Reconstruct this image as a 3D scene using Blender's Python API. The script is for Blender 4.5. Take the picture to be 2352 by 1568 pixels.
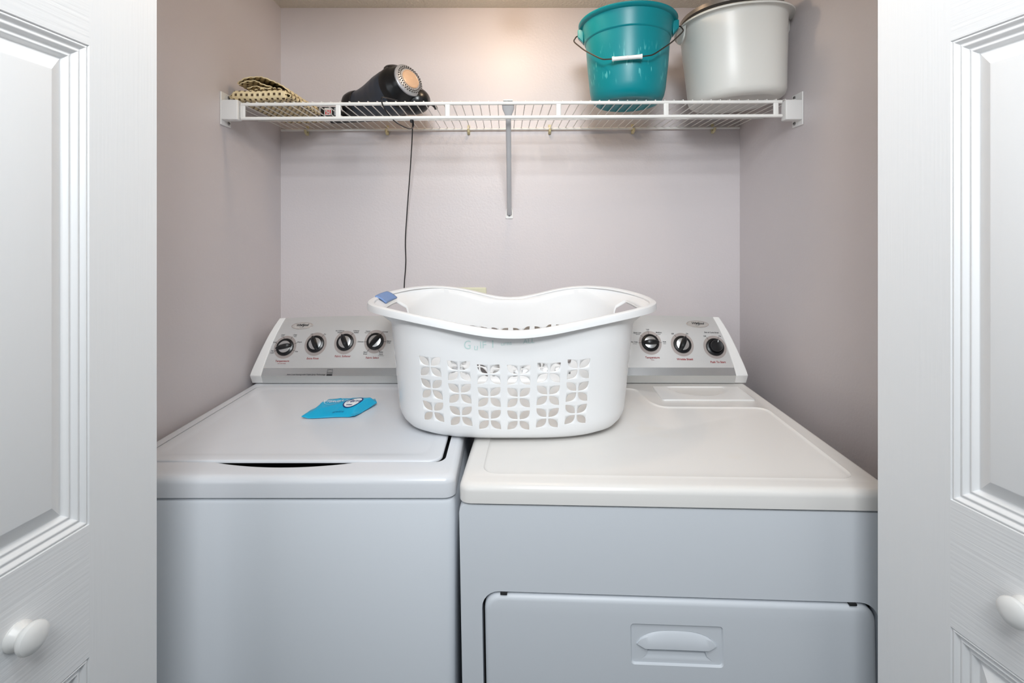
import bpy, bmesh, math, random
from mathutils import Vector, Matrix, Euler
from mathutils.geometry import tessellate_polygon
random.seed(4)
for o in list(bpy.data.objects):
    bpy.data.objects.remove(o, do_unlink=True)
S = bpy.context.scene
COL = S.collection
PI = math.pi
R = math.radians

# ------------------------------------------------------------------ camera, world, lights, exposure
F = 1120.0                      # focal length in pixels of the 2352 px wide frame
CX, CY, CZ = 1160.0, 545.0, 1.34
cam_d = bpy.data.cameras.new('camera'); cam = bpy.data.objects.new('camera', cam_d); COL.objects.link(cam)
cam.location = (0, 0, CZ); cam.rotation_euler = (PI/2, 0, 0)
cam_d.sensor_width = 36.0; cam_d.lens = 36.0*F/2352
cam_d.shift_x = (1176-CX)/2352; cam_d.shift_y = -(784-CY)/2352
cam_d.clip_start = 0.02; cam_d.clip_end = 50
S.camera = cam
S.view_settings.view_transform = 'Standard'; S.view_settings.look = 'None'
S.view_settings.gamma = 1.0; S.view_settings.use_curve_mapping = False
S.view_settings.exposure = 0.0

world = bpy.data.worlds.new('world'); S.world = world; world.use_nodes = True
bg = world.node_tree.nodes['Background']; bg.inputs[0].default_value = (0.70, 0.87, 1.0, 1); bg.inputs[1].default_value = 0.175

def area(name, loc, target, size, sy, power, color):
    l = bpy.data.lights.new(name, 'AREA'); l.shape = 'RECTANGLE'; l.size = size; l.size_y = sy
    l.energy = power; l.color = color
    o = bpy.data.objects.new(name, l); COL.objects.link(o); o.location = loc
    o.rotation_euler = (Vector(target)-Vector(loc)).to_track_quat('-Z', 'Y').to_euler()
    return o
fl = area('camera_flash', (0.02, -0.45, 2.05), (0.03, 1.45, 1.50), 0.42, 0.34, 7.1, (0.94, 0.975, 1.0)); fl.data.spread = R(98)
area('room_window_light', (-1.5, -1.9, 1.7), (0.1, 1.2, 1.1), 1.2, 1.2, 12, (0.90, 0.95, 1.0))
area('overhead_fill_light', (0.1, -0.05, 2.40), (0.1, 0.55, 1.0), 0.6, 0.45, 9.0, (0.93, 0.97, 1.0))  # added neutral fill from overhead to lighten the tops, no real fixture

# ------------------------------------------------------------------ materials
def srgb(c):
    return tuple(((v/255)/12.92 if v/255 <= 0.04045 else ((v/255+0.055)/1.055)**2.4) for v in c)
def mat(name, rgb, rough=0.5, metal=0.0, bump=None, spec=0.5, trans=0.0, coat=0.0, var=None, sss=0.0, aniso=None):
    m = bpy.data.materials.new(name); m.use_nodes = True
    nt = m.node_tree; N = nt.nodes; L = nt.links; b = N['Principled BSDF']
    c = srgb(rgb) + (1,)
    b.inputs['Base Color'].default_value = c
    b.inputs['Roughness'].default_value = rough; b.inputs['Metallic'].default_value = metal
    b.inputs['Specular IOR Level'].default_value = spec
    b.inputs['Transmission Weight'].default_value = trans
    b.inputs['Coat Weight'].default_value = coat
    if sss:
        b.inputs['Subsurface Weight'].default_value = sss
        b.inputs['Subsurface Radius'].default_value = (0.01, 0.01, 0.01)
    tc = N.new('ShaderNodeTexCoord')
    if bump:
        kind, sc, st = bump[:3]
        mp = N.new('ShaderNodeMapping'); L.new(tc.outputs['Object'], mp.inputs[0])
        if len(bump) > 3: mp.inputs['Scale'].default_value = bump[3]
        if kind == 'noise':
            t = N.new('ShaderNodeTexNoise'); t.inputs['Scale'].default_value = sc; t.inputs['Detail'].default_value = 3; out = t.outputs['Fac']
        else:
            t = N.new('ShaderNodeTexVoronoi'); t.inputs['Scale'].default_value = sc; out = t.outputs['Distance']
        L.new(mp.outputs[0], t.inputs['Vector'])
        bp = N.new('ShaderNodeBump'); bp.inputs['Strength'].default_value = st; bp.inputs['Distance'].default_value = 0.002
        L.new(out, bp.inputs['Height']); L.new(bp.outputs[0], b.inputs['Normal'])
    if var:
        col2, sc, lo, hi = var
        t = N.new('ShaderNodeTexNoise'); t.inputs['Scale'].default_value = sc; t.inputs['Detail'].default_value = 4
        L.new(tc.outputs['Object'], t.inputs['Vector'])
        mr = N.new('ShaderNodeMapRange'); mr.inputs['From Min'].default_value = lo; mr.inputs['From Max'].default_value = hi
        L.new(t.outputs['Fac'], mr.inputs['Value'])
        mx = N.new('ShaderNodeMix'); mx.data_type = 'RGBA'
        mx.inputs['A'].default_value = c; mx.inputs['B'].default_value = srgb(col2)+(1,)
        L.new(mr.outputs[0], mx.inputs['Factor']); L.new(mx.outputs['Result'], b.inputs['Base Color'])
    return m

M = {}
M['wall'] = mat('satin_mauve_wall_paint', (213, 206, 207), 0.42, bump=('noise', 170, 0.22))
M['ceil'] = mat('popcorn_ceiling', (226, 218, 204), 0.9, bump=('voronoi', 130, 1.0))
M['floor'] = mat('floor', (78, 68, 58), 0.6)
M['outer'] = mat('outer_wall_paint', (225, 222, 216), 0.7)
M['door'] = mat('embossed_white_door_paint', (240, 240, 240), 0.42, bump=('noise', 90, 0.14, (1.0, 1.0, 0.04)))
M['door_v'] = mat('vertical_grain_door_paint', (240, 240, 240), 0.42, bump=('noise', 260, 0.11, (1.0, 1.0, 0.03)))
M['door_h'] = mat('horizontal_grain_door_paint', (240, 240, 240), 0.42, bump=('noise', 230, 0.26, (0.03, 0.03, 1.0)))
M['knobw'] = mat('white_knob_enamel', (242, 241, 238), 0.3)
M['enamel'] = mat('white_appliance_enamel', (226, 228, 232), 0.26, bump=('noise', 500, 0.02))
M['enamel_d'] = mat('aged_white_appliance_enamel', (236, 233, 229), 0.24, bump=('noise', 500, 0.02), var=((232, 222, 202), 5.5, 0.60, 0.9))
M['enamel_f'] = mat('white_appliance_front', (222, 226, 231), 0.42, bump=('noise', 500, 0.02))
M['dark'] = mat('dark_gap', (22, 22, 24), 0.7)
M['capw'] = mat('white_plastic_cap', (236, 235, 233), 0.32)
M['silver'] = mat('brushed_silver_panel', (200, 199, 198), 0.42, metal=0.35, bump=('noise', 300, 0.06, (0.02, 1, 1)))
M['band'] = mat('polished_silver_band', (176, 176, 176), 0.25, metal=0.6, bump=('noise', 40, 0.05))
M['strip'] = mat('pale_silver_strip', (205, 205, 203), 0.35, metal=0.3)
M['ring'] = mat('taupe_dial_ring', (166, 156, 152), 0.45, metal=0.2)
M['blk'] = mat('black_plastic', (16, 17, 20), 0.28)
M['blkm'] = mat('charcoal_plastic', (46, 53, 64), 0.36)
M['chrome'] = mat('chrome_dial_disc', (196, 196, 196), 0.28, metal=0.85)
M['inkk'] = mat('black_ink', (25, 25, 30), 0.5)
M['inkr'] = mat('dark_red_ink', (150, 35, 40), 0.5)
M['badge'] = mat('satin_silver_badge', (214, 212, 208), 0.25, metal=0.6)
M['basket'] = mat('white_basket_plastic', (240, 240, 240), 0.33, sss=0.15)
M['grip'] = mat('blue_grip_rubber', (120, 150, 200), 0.5)
M['marker'] = mat('faded_teal_marker', (200, 222, 219), 0.5)
M['wire'] = mat('white_coated_wire', (236, 234, 230), 0.35)
M['screw'] = mat('zinc_screw', (150, 150, 150), 0.3, metal=0.9)
M['brace'] = mat('grey_white_brace', (204, 205, 208), 0.38)
M['clip'] = mat('yellowed_clip_plastic', (214, 202, 160), 0.45)
M['plate'] = mat('ivory_outlet_plastic', (228, 226, 198), 0.4)
M['teal'] = mat('teal_bucket_plastic', (0, 132, 141), 0.36, spec=0.4)
M['tub'] = mat('milky_white_plastic', (222, 221, 216), 0.36, sss=0.2, var=((214, 206, 180), 9, 0.66, 0.9))
M['steelw'] = mat('dark_handle_wire', (84, 76, 70), 0.35, metal=0.8)
M['basin'] = mat('grey_brown_metal', (122, 116, 110), 0.35, metal=0.45)
M['tan'] = mat('rose_gold_cap', (206, 174, 146), 0.42, metal=0.15)
M['grille'] = mat('silver_grille', (176, 178, 184), 0.35, metal=0.5)
M['pack'] = mat('glossy_blue_film', (20, 172, 214), 0.3, bump=('noise', 70, 0.2))
M['white'] = mat('white_ink', (235, 238, 240), 0.5)
M['navy'] = mat('navy_ink', (20, 40, 110), 0.5)
M['palepk'] = mat('pale_blue_ink', (150, 214, 232), 0.5)
M['lime'] = mat('lime_ink', (205, 215, 90), 0.5)
M['label'] = mat('white_label_paper', (215, 212, 208), 0.5)
M['redl'] = mat('red_label_ink', (190, 30, 35), 0.5)

def scratched_teal():
    m = M['teal']; nt = m.node_tree; N = nt.nodes; L = nt.links; b = N['Principled BSDF']
    tc = N.new('ShaderNodeTexCoord'); mp = N.new('ShaderNodeMapping'); mp.inputs['Scale'].default_value = (1, 1, 0.16)
    L.new(tc.outputs['Object'], mp.inputs[0])
    t = N.new('ShaderNodeTexNoise'); t.inputs['Scale'].default_value = 170; t.inputs['Detail'].default_value = 1
    L.new(mp.outputs[0], t.inputs['Vector'])
    mr = N.new('ShaderNodeMapRange'); mr.inputs['From Min'].default_value = 0.635; mr.inputs['From Max'].default_value = 0.70
    L.new(t.outputs['Fac'], mr.inputs['Value'])
    sx = N.new('ShaderNodeSeparateXYZ'); L.new(tc.outputs['Object'], sx.inputs[0])
    cu = N.new('ShaderNodeMapRange'); cu.inputs['From Min'].default_value = 0.0; cu.inputs['From Max'].default_value = 0.055
    ab = N.new('ShaderNodeMath'); ab.operation = 'SUBTRACT'; ab.inputs[1].default_value = 0.085; L.new(sx.outputs['Z'], ab.inputs[0])
    ab2 = N.new('ShaderNodeMath'); ab2.operation = 'ABSOLUTE'; L.new(ab.outputs[0], ab2.inputs[0])
    L.new(ab2.outputs[0], cu.inputs['Value']); cu.inputs['To Min'].default_value = 1; cu.inputs['To Max'].default_value = 0
    mu = N.new('ShaderNodeMath'); mu.operation = 'MULTIPLY'; L.new(mr.outputs[0], mu.inputs[0]); L.new(cu.outputs[0], mu.inputs[1])
    mx = N.new('ShaderNodeMix'); mx.data_type = 'RGBA'
    mx.inputs['A'].default_value = srgb((0, 132, 141))+(1,); mx.inputs['B'].default_value = srgb((110, 205, 205))+(1,)
    L.new(mu.outputs[0], mx.inputs['Factor']); L.new(mx.outputs['Result'], b.inputs['Base Color'])
scratched_teal()

def straw_material():
    m = bpy.data.materials.new('woven_straw'); m.use_nodes = True
    nt = m.node_tree; N = nt.nodes; L = nt.links; b = N['Principled BSDF']; b.inputs['Roughness'].default_value = 0.6
    uv = N.new('ShaderNodeUVMap'); sp = N.new('ShaderNodeSeparateXYZ'); L.new(uv.outputs[0], sp.inputs[0])
    def mth(op, a, bb=None):
        n = N.new('ShaderNodeMath'); n.operation = op
        for i, v in enumerate((a, bb)):
            if v is None: continue
            if isinstance(v, (int, float)): n.inputs[i].default_value = v
            else: L.new(v, n.inputs[i])
        return n.outputs[0]
    v = sp.outputs['Y']; row = mth('FLOOR', v)
    off = mth('MULTIPLY', mth('MODULO', row, 2), 0.5)
    fu = mth('FRACT', mth('ADD', sp.outputs['X'], off)); fv = mth('FRACT', v)
    hole = mth('MULTIPLY', mth('LESS_THAN', fu, 0.40), mth('LESS_THAN', mth('ABSOLUTE', mth('SUBTRACT', fv, 0.5)), 0.24))
    t = N.new('ShaderNodeTexNoise'); t.inputs['Scale'].default_value = 60
    tc = N.new('ShaderNodeTexCoord'); L.new(tc.outputs['Object'], t.inputs['Vector'])
    cr = N.new('ShaderNodeMix'); cr.data_type = 'RGBA'; cr.inputs['A'].default_value = srgb((240, 224, 184))+(1,)
    cr.inputs['B'].default_value = srgb((216, 194, 148))+(1,); L.new(t.outputs['Fac'], cr.inputs['Factor'])
    mx = N.new('ShaderNodeMix'); mx.data_type = 'RGBA'; L.new(hole, mx.inputs['Factor']); L.new(cr.outputs['Result'], mx.inputs['A'])
    mx.inputs['B'].default_value = srgb((84, 64, 40))+(1,)
    L.new(mx.outputs['Result'], b.inputs['Base Color'])
    return m
M['straw'] = straw_material()

# ------------------------------------------------------------------ object helpers
WM = {}
def tag(o, label=None, cat=None, group=None, kind=None):
    if label: o['label'] = label
    if cat: o['category'] = cat
    if group: o['group'] = group
    if kind: o['kind'] = kind
    return o
def thing(name, label, cat, loc=(0, 0, 0), rot=(0, 0, 0), group=None):
    o = bpy.data.objects.new(name, None); COL.objects.link(o)
    o.empty_display_size = 0.05
    o.location = loc; o.rotation_euler = rot
    WM[o] = Matrix.Translation(loc) @ Euler(rot).to_matrix().to_4x4()
    return tag(o, label, cat, group)

class G:
    """collects shapes for ONE mesh"""
    def __init__(s): s.v = []; s.f = []; s.mi = []; s.uv = None
    def add(s, vs, fs, mi=0):
        n = len(s.v); s.v += [tuple(v) for v in vs]
        s.f += [tuple(i+n for i in f) for f in fs]; s.mi += [mi]*len(fs); return s
    def box(s, x0, x1, y0, y1, z0, z1, mi=0):
        v = [(x0,y0,z0),(x1,y0,z0),(x1,y1,z0),(x0,y1,z0),(x0,y0,z1),(x1,y0,z1),(x1,y1,z1),(x0,y1,z1)]
        return s.add(v, [(0,3,2,1),(4,5,6,7),(0,1,5,4),(1,2,6,5),(2,3,7,6),(3,0,4,7)], mi)
    def loft(s, loops, closed=True, cap0=False, cap1=False, mi=0):
        n = len(loops[0]); vs = [p for l in loops for p in l]; fs = []
        for k in range(len(loops)-1):
            for i in range(n if closed else n-1):
                j = (i+1) % n
                fs.append((k*n+i, k*n+j, (k+1)*n+j, (k+1)*n+i))
        if cap0: fs.append(tuple(reversed(range(n))))
        if cap1: fs.append(tuple((len(loops)-1)*n+i for i in range(n)))
        return s.add(vs, fs, mi)
    def tube(s, pts, r, seg=8, caps=True, mi=0):
        pts = [Vector(p) for p in pts]; loops = []; up = None
        for i, p in enumerate(pts):
            t = (pts[min(i+1, len(pts)-1)]-pts[max(i-1, 0)]).normalized()
            if up is None:
                up = t.orthogonal().normalized()
            up = (up-t*up.dot(t)).normalized(); w = t.cross(up)
            rr = r[i] if isinstance(r, (list, tuple)) else r
            loops.append([p+(up*math.cos(a)+w*math.sin(a))*rr for a in [2*PI*k/seg for k in range(seg)]])
        return s.loft(loops, True, caps, caps, mi)
    def lathe(s, prof, origin=(0,0,0), axis=(0,0,1), seg=32, cap0=False, cap1=False, mi=0):
        ax = Vector(axis).normalized(); u = ax.orthogonal().normalized(); w = ax.cross(u); o = Vector(origin)
        loops = [[o+ax*h+(u*math.cos(a)+w*math.sin(a))*rr for a in [2*PI*k/seg for k in range(seg)]] for rr, h in prof]
        return s.loft(loops, True, cap0, cap1, mi)
    def fill(s, outer, holes, fn, mi=0):
        polys = [[Vector((p[0], p[1], 0)) for p in l] for l in [outer]+list(holes)]
        tris = tessellate_polygon(polys); flat = [p for l in polys for p in l]
        vs = [fn(p.x, p.y) for p in flat]; fs = []
        for t in tris:
            a, b, c = [flat[i] for i in t]
            if (b-a).cross(c-a).z < 0: t = tuple(reversed(t))
            fs.append(tuple(t))
        return s.add(vs, fs, mi)
    def done(s, name, mt, parent=None, world=False, smooth=True, bevel=0, seg=2, solid=0, solid_off=-1, loc=None, rot=None, label=None, weld=True, sharp=35):
        me = bpy.data.meshes.new(name)
        vs = s.v
        if world and parent is not None:
            inv = WM[parent].inverted(); vs = [tuple(inv @ Vector(v)) for v in vs]
        me.from_pydata([tuple(v) for v in vs], [], s.f)
        mts = mt if isinstance(mt, (list, tuple)) else [mt]
        for m_ in mts: me.materials.append(m_)
        if len(mts) > 1: me.polygons.foreach_set('material_index', s.mi)
        bm = bmesh.new(); bm.from_mesh(me)
        if weld: bmesh.ops.remove_doubles(bm, verts=bm.verts, dist=1e-5)
        bmesh.ops.recalc_face_normals(bm, faces=bm.faces)
        for f in bm.faces: f.smooth = smooth
        if smooth:
            for e in bm.edges:
                if len(e.link_faces) == 2 and e.calc_face_angle(0) > R(sharp): e.smooth = False
        bm.to_mesh(me); bm.free(); me.update()
        o = bpy.data.objects.new(name, me); COL.objects.link(o)
        if parent is not None: o.parent = parent
        if loc is not None: o.location = loc
        if rot is not None: o.rotation_euler = rot
        if bevel:
            b = o.modifiers.new('bevel', 'BEVEL'); b.width = bevel; b.segments = seg; b.limit_method = 'ANGLE'; b.angle_limit = R(40)
            b.harden_normals = False
        if solid:
            q = o.modifiers.new('solid', 'SOLIDIFY'); q.thickness = solid; q.offset = solid_off
        base = WM[parent] if (parent is not None and parent in WM) else Matrix.Identity(4)
        WM[o] = base @ (Matrix.Translation(loc or (0,0,0)) @ Euler(rot or (0,0,0)).to_matrix().to_4x4())
        if label: o['label'] = label
        return o
def spline(pts, n=8):
    P = [Vector(p) for p in pts]; P = [2*P[0]-P[1]]+P+[2*P[-1]-P[-2]]; out = []
    for i in range(1, len(P)-2):
        for k in range(n):
            t = k/n; a, b, c, d = P[i-1], P[i], P[i+1], P[i+2]
            out.append(0.5*((2*b)+(c-a)*t+(2*a-5*b+4*c-d)*t*t+(-a+3*b-3*c+d)*t**3))
    out.append(P[-2]); return out
def rrect(x0, x1, y0, y1, r, n=6):
    pts = []
    for cx, cy, a0 in ((x1-r, y0+r, -90), (x1-r, y1-r, 0), (x0+r, y1-r, 90), (x0+r, y0+r, 180)):
        for k in range(n+1):
            a = R(a0+90*k/n); pts.append((cx+r*math.cos(a), cy+r*math.sin(a)))
    return pts
def round_poly(pts, r, n=5):
    out = []; m = len(pts)
    for i in range(m):
        p = Vector(pts[i]); a = (Vector(pts[i-1])-p); b = (Vector(pts[(i+1) % m])-p)
        rr = min(r, a.length*.45, b.length*.45); A = p+a.normalized()*rr; B = p+b.normalized()*rr
        for k in range(n+1):
            t = k/n; q = A*(1-t)**2+p*2*t*(1-t)+B*t*t; out.append((q.x, q.y))
    return out
_txt = {}
def text2d(s, size, shear=0.0, bold=0.0, align='CENTER', spacing=1.0):
    key = (s, size, shear, bold, align, spacing)
    if key in _txt: return _txt[key]
    c = bpy.data.curves.new('lettering', 'FONT'); c.body = s; c.size = size; c.shear = shear; c.offset = bold
    c.align_x = align; c.align_y = 'CENTER'; c.space_character = spacing; c.resolution_u = 3
    o = bpy.data.objects.new('lettering', c); me = bpy.data.meshes.new_from_object(o)
    r = ([(v.co.x, v.co.y) for v in me.vertices], [tuple(p.vertices) for p in me.polygons])
    bpy.data.objects.remove(o); bpy.data.curves.remove(c); bpy.data.meshes.remove(me)
    _txt[key] = r; return r
def smooth01(t): t = max(0.0, min(1.0, t)); return t*t*(3-2*t)
def interp(tab, x):
    for (a, b), (c, d) in zip(tab, tab[1:]):
        if x <= c: return b+(d-b)*(x-a)/(c-a) if x > a else b
    return tab[-1][1]
def struct(g, name, mt, **k):
    return tag(g.done(name, mt, smooth=False, **k), kind='structure')

# ------------------------------------------------------------------ the closet shell
XL, XR, YB, ZC = -0.745, 0.780, 1.62, 2.102
FY0, FY1 = 0.655, 0.775            # front wall thickness
struct(G().box(XL-.08, XR+.08, YB, YB+.08, 0, ZC+.08), 'wall_back', M['wall'])
struct(G().box(XL-.08, XL, FY1, YB, 0, ZC+.08), 'wall_left', M['wall'])
struct(G().box(XR, XR+.08, FY1, YB, 0, ZC+.08), 'wall_right', M['wall'])
struct(G().box(XL, XR, FY1, YB, ZC, ZC+.08), 'ceiling', M['ceil'])
struct(G().box(-2.6, 2.6, -2.4, YB+.08, -.05, 0), 'floor', M['floor'])
g = G(); g.box(-2.6, -.66, FY0, FY1, 0, 2.44); g.box(.70, 2.6, FY0, FY1, 0, 2.44); g.box(-.66, .70, FY0, FY1, 2.06, 2.44)
struct(g, 'wall_front', M['outer'])

# ------------------------------------------------------------------ bifold door leaves
def door_leaf(name, origin, ang, W, side, dz, knob_u, knob_z, lab, nm):
    """local frame: X = along the leaf from its far edge towards the room, Y = face normal (into the opening), Z up"""
    t = bpy.data.objects.new(nm, None); COL.objects.link(t)
    t.location = origin; t.rotation_euler = (0, 0, ang); t['kind'] = 'structure'; t['label'] = lab
    WM[t] = Matrix.Translation(origin) @ Euler((0, 0, ang)).to_matrix().to_4x4()
    T = 0.034; s = side
    z0, z1 = 0.012, 2.035
    panels = [(0.10, W-.10, 1.700+dz, 1.905+dz), (0.10, W-.10, 1.006+dz, 1.590+dz), (0.10, W-.10, 0.235+dz, 0.8445+dz)]
    # slab behind the face
    g = G().box(0, W, *(sorted((-T*s, -0.0145*s))), z0, z1)
    g.done('core', M['door'], t, smooth=False)
    # front skin, split into stiles (vertical grain) and rails (horizontal grain)
    st = G(); ra = G(); us = [0, .10, W-.10, W]
    def quad(g, u0, u1, a, b): g.add([(u0, 0, a), (u1, 0, a), (u1, 0, b), (u0, 0, b)], [(0, 1, 2, 3)])
    quad(st, 0, .10, z0, z1); quad(st, W-.10, W, z0, z1)
    zs = [z0] + [q for p in reversed(panels) for q in (p[2], p[3])] + [z1]
    for a, b in zip(zs[0::2], zs[1::2]): quad(ra, .10, W-.10, a, b)
    for a in (0, W): st.add([(a, 0, z0), (a, -.0145*s, z0), (a, -.0145*s, z1), (a, 0, z1)], [(0, 1, 2, 3)])
    st.done('stile', M['door_v'], t, smooth=False)
    ra.done('rail', M['door_h'], t, smooth=False)
    prof = [(0, 0)]+[(q, -.0016-.0085*(q/.0225)**1.4-.0015*math.cos(2*PI*q/.0080+.4)) for q in [.0225*(k+1)/30 for k in range(30)]]
    prof += [(.0235, -.0128), (.0245, -.0128), (.0425, -.0014), (.0440, -.0010)]
    for (u0, u1, a, b) in panels:
        loops = [[(u0+i, d*s, a+i), (u1-i, d*s, a+i), (u1-i, d*s, b-i), (u0+i, d*s, b-i)] for i, d in prof]
        G().loft(loops).add([loops[-1][0], loops[-1][1], loops[-1][2], loops[-1][3]], [(0, 1, 2, 3)]).done('raised_panel', M['door'], t, smooth=True, sharp=20)
    kp = [(.0, -.001), (.0160, -.001), (.0165, .003), (.0140, .007), (.0115, .010), (.0120, .0125), (.0150, .0145), (.0172, .0175), (.0182, .0208), (.0172, .0242), (.0136, .0270), (.0078, .0288), (.0, .0293)]
    kp = [(r_*.88, h_*.9) for r_, h_ in kp]
    G().lathe(kp, (knob_u, 0, knob_z), (0, s, 0), 32).done('door_knob', M['knobw'], t)
    return t
aL = math.atan(.1125)        # lead leaves run from the opening towards the camera
door_leaf('l', (-.4957, .694, 0), -PI/2-aL, .376, 1, -.016, .1800, .919, 'white moulded bifold door leaf folded open at the left', 'door_1')
aR = math.atan(.174)
door_leaf('r', (.5505, .720, 0), -PI/2+aR, .376, -1, 0, .180, .925, 'white moulded bifold door leaf folded open at the right', 'door_2')

# ------------------------------------------------------------------ washer and dryer
CONS = [(1.412, .919), (1.4000, .9425), (1.4110, .9620), (1.4250, .9863), (1.4400, 1.0165), (1.4550, 1.0464), (1.4700, 1.0690), (1.4870, 1.0904)]
def prof_at(s):
    """s: arc length from the lower edge of the console face; returns y, z, tangent"""
    pts = CONS[1:]; a = 0
    for p, q in zip(pts, pts[1:]):
        l = math.hypot(q[0]-p[0], q[1]-p[1])
        if s <= a+l or q is pts[-1]:
            t = (s-a)/l; return p[0]+(q[0]-p[0])*t, p[1]+(q[1]-p[1])*t, ((q[0]-p[0])/l, (q[1]-p[1])/l)
        a += l
FACE_LEN = sum(math.hypot(b[0]-a[0], b[1]-a[1]) for a, b in zip(CONS[1:], CONS[2:]))
class Machine:
    def __init__(m, name, label, cat, cx, y0, w, h, rot):
        m.w = w; m.h = h; m.y0 = y0
        m.t = thing(name, label, cat, (cx, y0, 0), rot)
        m.dy = -m.y0r if hasattr(m, 'y0r') else 0
    def face(m, x, s, off=0.0):
        """a point on the console face in the machine's frame"""
        y, z, (ty, tz) = prof_at(s)
        crown = .0105*(1-(2*x/m.w)**2)*smooth01(s/FACE_LEN)
        return Vector((x, y-m.yref-tz*off, z-.916+m.h+crown+ty*off))
    def pick(m, px, py):
        """console coordinates of a spot seen in the photograph"""
        MW = WM[m.t]; best = None
        x, s = 0.0, .09
        for _ in range(30):
            def pr(x, s):
                p = MW @ m.face(x, s); return CX+F*p.x/p.y, CY-F*(p.z-CZ)/p.y
            a = pr(x, s); b = pr(x+1e-3, s); c = pr(x, s+1e-3)
            J = Matrix(((b[0]-a[0], c[0]-a[0]), (b[1]-a[1], c[1]-a[1])))*1000
            d = J.inverted() @ Vector((px-a[0], py-a[1])); x += d.x; s += d.y
            x = max(-m.w/2, min(m.w/2, x)); s = max(0, min(FACE_LEN-.001, s))
        return x, s
    def console(m):
        w2 = m.w/2; t = m.t; n = 24
        c = thing_part('console', t)
        ss = [FACE_LEN*k/14 for k in range(15)]
        # cabinet behind the face (white)
        def out_x(s): return w2-.046*(s/FACE_LEN)**1.35
        def cap_x(s): return out_x(s)-.0325+.0145*(s/FACE_LEN)
        for sg in (-1, 1):
            g = G(); loops = []
            for xx in (0, 1):
                l = []
                for k, s in enumerate([0]+ss[1:]):
                    x = sg*(out_x(s) if xx else cap_x(s)); p = m.face(x, s, .0022); l.append(p)
                top = m.face(sg*w2, FACE_LEN)
                x = sg*(out_x(FACE_LEN) if xx else cap_x(FACE_LEN)); l.append(Vector((x, top.y+.020, top.z-.008)))
                x = sg*(w2 if xx else cap_x(0)); l.append(Vector((x, top.y+.022, m.h+.002)))
                x = sg*(w2 if xx else cap_x(0)); l.append(Vector((x, CONS[0][0]-m.yref, m.h+.002)))
                loops.append(l)
            g.loft(loops, True, True, True); g.done('end_cap', M['capw'], c, bevel=.002)
        G().box(-w2+.010, w2-.010, 1.500-m.yref, 1.592-m.yref, m.h+.002, m.h+.138).done('rear_housing', M['capw'], c, bevel=.012, seg=3)
        g = G()
        loops = []
        for s in ss:
            loops.append([m.face(-cap_x(s)+2*cap_x(s)*k/n, s) for k in range(n+1)])
        split = .0225
        lo = [s for s in ss if s < split]+[split]; hi = [split]+[s for s in ss if s > split]
        mk = lambda L_: [[m.face(-cap_x(s)+2*cap_x(s)*k/n, s) for k in range(n+1)] for s in L_]
        G().loft(mk(lo), False).done('lower_band', M['band'], c)
        pan = G().loft(mk(hi), False)
        top = [m.face(-cap_x(FACE_LEN)+2*cap_x(FACE_LEN)*k/n, FACE_LEN) for k in range(n+1)]
        pan.loft([top, [p+Vector((0, .018, -.004)) for p in top], [Vector((p.x, p.y+.020, m.h+.002)) for p in top]], False)
        panel = pan.done('control_panel', M['silver'], c)
        g = G(); a = [m.face(-cap_x(0)+2*cap_x(0)*k/n, 0) for k in range(n+1)]
        b = [Vector((p.x, CONS[0][0]-m.yref, m.h+.002)) for p in a]
        g.loft([a, b], False).done('lower_strip', M['strip'], c)
        m.panel = panel; m.cons = c
        m.ink = {}; m.dials = []
    def inkg(m, col, x, key=None):
        if key is None: key = min(range(len(m.dials)), key=lambda i: abs(m.dials[i]-x))
        return m.ink.setdefault((col, key), G())
    def text(m, px, py, s, size, col='k', shear=.25, bold=.0, key=None):
        x, sv = m.pick(px, py); vs, fs = text2d(s, size, shear, bold)
        m.inkg(col, x, key).add([m.face(x+a, sv+b, .0006) for a, b in vs], fs)
    def line(m, p, q, w=.0009, col='k'):
        a = Vector(m.pick(*p)); b = Vector(m.pick(*q)); d = (b-a).normalized(); nn = Vector((-d.y, d.x))*w/2
        m.inkg(col, a.x).add([m.face(*(a+nn), .0006), m.face(*(a-nn), .0006), m.face(*(b-nn), .0006), m.face(*(b+nn), .0006)], [(0, 1, 2, 3)])
    def local_frame(m, x, s):
        p = m.face(x, s); y, z, (ty, tz) = prof_at(s)
        nrm = Vector((0, -tz, ty)).normalized(); up = Vector((0, ty, tz)); rt = Vector((1, 0, 0))
        return p, nrm, up, rt
    def disc(m, g, x, s, r0, r1, off, seg=40, sx=1.0):
        l0 = [m.face(x+r0*sx*math.cos(2*PI*k/seg), s+r0*math.sin(2*PI*k/seg), off) for k in range(seg)]
        l1 = [m.face(x+r1*sx*math.cos(2*PI*k/seg), s+r1*math.sin(2*PI*k/seg), off) for k in range(seg)]
        g.loft([l0, l1], True)
    def dial(m, px, py, ang, kind='bar', sc=1.0, name='dial'):
        x, s = m.pick(px, py); m.dials.append(x)
        g = G(); m.disc(g, x, s, .019*sc, .0325*sc, .0004); g.done('dial_ring', M['ring'], m.panel)
        p, nrm, up, rt = m.local_frame(x, s)
        MT = Matrix((rt, up, nrm)).transposed().to_4x4(); MT.translation = p
        tr = lambda g: [tuple(MT @ Vector(v)) for v in g.v]
        def put(g, nm, mt, par, **k):
            g.v = tr(g); return g.done(nm, mt, par, **k)
        base = G().lathe([(.0, 0), (.0252*sc, 0), (.0254*sc, .0030), (.0240*sc, .0052), (.0190*sc, .0070), (.0176*sc, .0062), (.0, .0075)], seg=40)
        kn = put(base, name, M['blk'], m.panel)
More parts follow.
